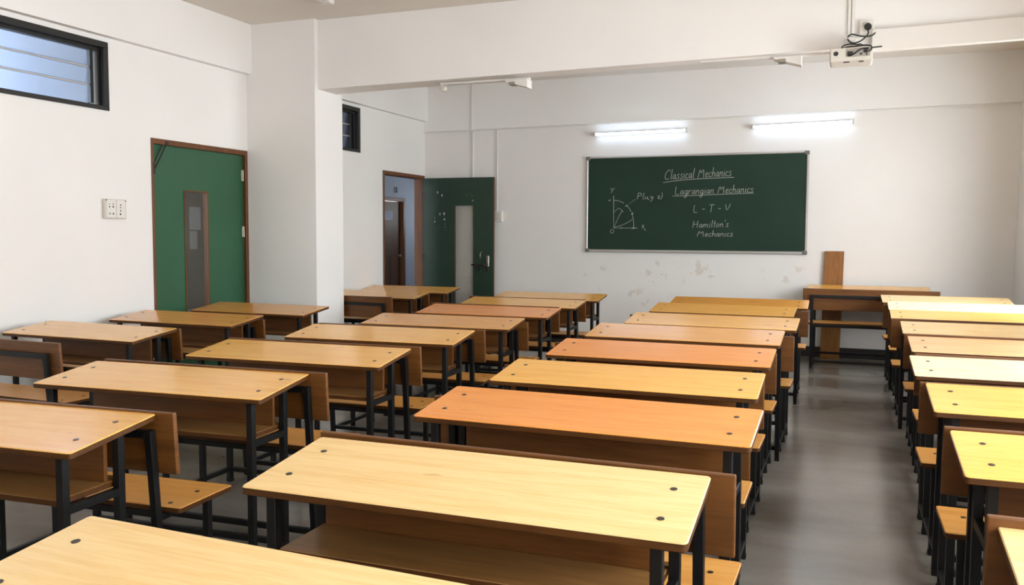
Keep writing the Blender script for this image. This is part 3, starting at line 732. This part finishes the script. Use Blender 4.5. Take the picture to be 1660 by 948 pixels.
tag(b.build('ledge_conduit', M['plastic']), 'thin white conduit along the ledge of the front wall above the tube lights', 'conduit')
b = MB().hull8([(-.262,YF-.085,0),(-.058,YF-.085,0),(-.058,YF-.06,0),(-.262,YF-.06,0),(-.243,YF-.0405,1.196),(-.04,YF-.0405,1.196),(-.04,YF-.0155,1.196),(-.243,YF-.0155,1.196)], 0, .003)
tag(b.build('plank', M['plank']), 'tall brown wooden plank leaning upright on the front wall behind a desk', 'plank')

# ------------------------------------------------------------------ left wall switchboard
sw = tag(empty('switchboard', (XL, 5.07, 1.47)), 'white two-panel switchboard on the left wall beside the closed green door', 'switch')
at(MB().box(XL, XL+.03, 4.970, 5.180, 1.472, 1.622, bevel=.004).build('back_box', M['plastic_grey'], sw), sw)
for a0, a1 in ((4.984, 5.073), (5.079, 5.163)):
    pl = at(MB().box(XL+.03, XL+.036, a0, a1, 1.480, 1.614, bevel=.002).build('cover_plate', M['plastic'], sw), sw)
def holes(pts):
    for (y, z, r_) in pts:
        at(MB().cyl((XL+.0355, y, z), r_, .0015, (1,0,0), seg=10).build('socket_hole', M['socket_dark'], sw), sw)
holes([(5.01,1.562,.006),(5.045,1.562,.007),(5.008,1.582,.004),(5.045,1.583,.005),(5.012,1.510,.006),(5.045,1.510,.007),(5.115,1.558,.005),(5.118,1.578,.006),(5.116,1.534,.006),(5.114,1.508,.008)])
at(MB().cyl((XL+.036, 4.98, 1.613), .005, .002, (1,0,0)).cyl((XL+.030, 5.17, 1.61), .005, .003, (1,0,0)).build('screw', M['socket_dark'], sw), sw)

# ------------------------------------------------------------------ corridor things
b = MB().box(XC, XC+.008, 12.59, 12.71, 2.02, 2.14)
npl = empty('number_plate', (XC, 12.65, 2.08)); tag(npl, 'small number plate above the brown door across the corridor', 'sign')
at(b.build('plate', M['paper'], npl), npl)
cu = bpy.data.curves.new('digits', 'FONT'); cu.body = '15'; cu.size = .12; cu.align_x = 'CENTER'; cu.align_y = 'CENTER'; cu.extrude = .001; cu.offset = .006
to = bpy.data.objects.new('digits', cu); col.objects.link(to)
dg = bpy.context.evaluated_depsgraph_get(); me = bpy.data.meshes.new_from_object(to.evaluated_get(dg)); bpy.data.objects.remove(to)
me.materials.clear(); me.materials.append(M['ink'])
do = bpy.data.objects.new('digits', me); col.objects.link(do); do.parent = npl
do.location = (.0095, 0, 0); do.rotation_euler = (R(90), 0, R(90))
nt_ = MB().box(XC-.05, XC-.047, 12.33, 12.66, 1.59, 1.73)
for z in (1.69, 1.66, 1.63): nt_.box(XC-.0471, XC-.0462, 12.40, 12.58, z, z+.010, 1)
tag(nt_.build('door_notice', [M['paper'], M['corner']]), 'white paper notice stuck on the brown door across the corridor', 'notice')
nb_ = tag(MB().box(XC+.001, XC+.02, 6.9, 8.6, .5, 2.0, bevel=.004).build('notice_board', plain('notice_board_felt', (92, 86, 76), .9, noise=.15, nscale=4)), 'dark notice board seen through the slit of the closed green door', 'board')
for (y0_, y1_, z0_, z1_, lab) in ((7.83, 8.01, 1.40, 1.66, 'upper pale notice seen through the slit of the closed green door'), (7.83, 7.95, 1.18, 1.385, 'lower pale notice seen through the slit of the closed green door')):
    tag(MB().box(XC+.02, XC+.023, y0_, y1_, z0_, z1_).build('wall_notice', M['paper']), lab, 'notice')
cl_ = tag(empty('corridor_light', (-6.2, 4.6, ZC)), 'corridor tube light glimpsed through the wide high window', 'light')
at(MB().box(-6.24, -6.16, 4.0, 5.25, ZC-.05, ZC, bevel=.004).build('batten', M['plastic'], cl_), cl_)
at(MB().tube([(-6.2, 4.02, ZC-.07), (-6.2, 5.23, ZC-.07)], .014, 10).build('tube', M['tube_corr'], cl_), cl_)
cl2 = tag(empty('corridor_light', (-6.2, 12.0, ZC)), 'corridor tube light beyond the open doorway', 'light')
at(MB().box(-6.24, -6.16, 10.6, 11.85, ZC-.05, ZC, bevel=.004).build('batten', M['plastic'], cl2), cl2)
at(MB().tube([(-6.2, 10.62, ZC-.07), (-6.2, 11.83, ZC-.07)], .014, 10).build('tube', emit('dim_corridor_tube', (200, 220, 255), 3), cl2), cl2)

# ------------------------------------------------------------------ daylight
w = bpy.data.worlds.new('sky'); scene.world = w; w.use_nodes = True
bg = w.node_tree.nodes['Background']; bg.inputs['Color'].default_value = (.90, .955, 1.0, 1); bg.inputs['Strength'].default_value = 13.2
def portal(loc, rot, sx, sy):
    l = bpy.data.lights.new('window_portal', 'AREA'); l.shape = 'RECTANGLE'; l.size = sx; l.size_y = sy; l.cycles.is_portal = True
    o = bpy.data.objects.new('window_portal', l); col.objects.link(o); o.location = loc; o.rotation_euler = rot
for (a0, a1, z0, z1) in RW: portal((XR+.16, (a0+a1)/2, (z0+z1)/2), (0, R(90), 0), z1-z0, a1-a0)
portal((XC-.2, 2.6, 2.0), (0, R(-90), 0), 2.2, 4.6)
portal(((XC+XL-TH)/2, -.05, ZC/2), (R(90), 0, 0), XL-TH-XC, ZC)  # unseen near end of the corridor, left open to let daylight in
portal((-6.2, 14.1, 1.75), (R(-90), 0, 0), .4, .5)
for (a0, a1, z0, z1) in BW: portal(((a0+a1)/2, YB-.16, (z0+z1)/2), (R(90), 0, 0), a1-a0, z1-z0)

# ------------------------------------------------------------------ view
vs = scene.view_settings
scene.display_settings.display_device = 'sRGB'
vs.view_transform = 'Standard'; vs.look = 'None'; vs.gamma = 1; vs.use_curve_mapping = False
vs.exposure = 0.08
scene.cycles.max_bounces = 10; scene.cycles.diffuse_bounces = 6; scene.cycles.transparent_max_bounces = 12
scene.cycles.use_denoising = True
scene.cycles.sample_clamp_indirect = 8
scene.cycles.caustics_reflective = False; scene.cycles.caustics_refractive = False
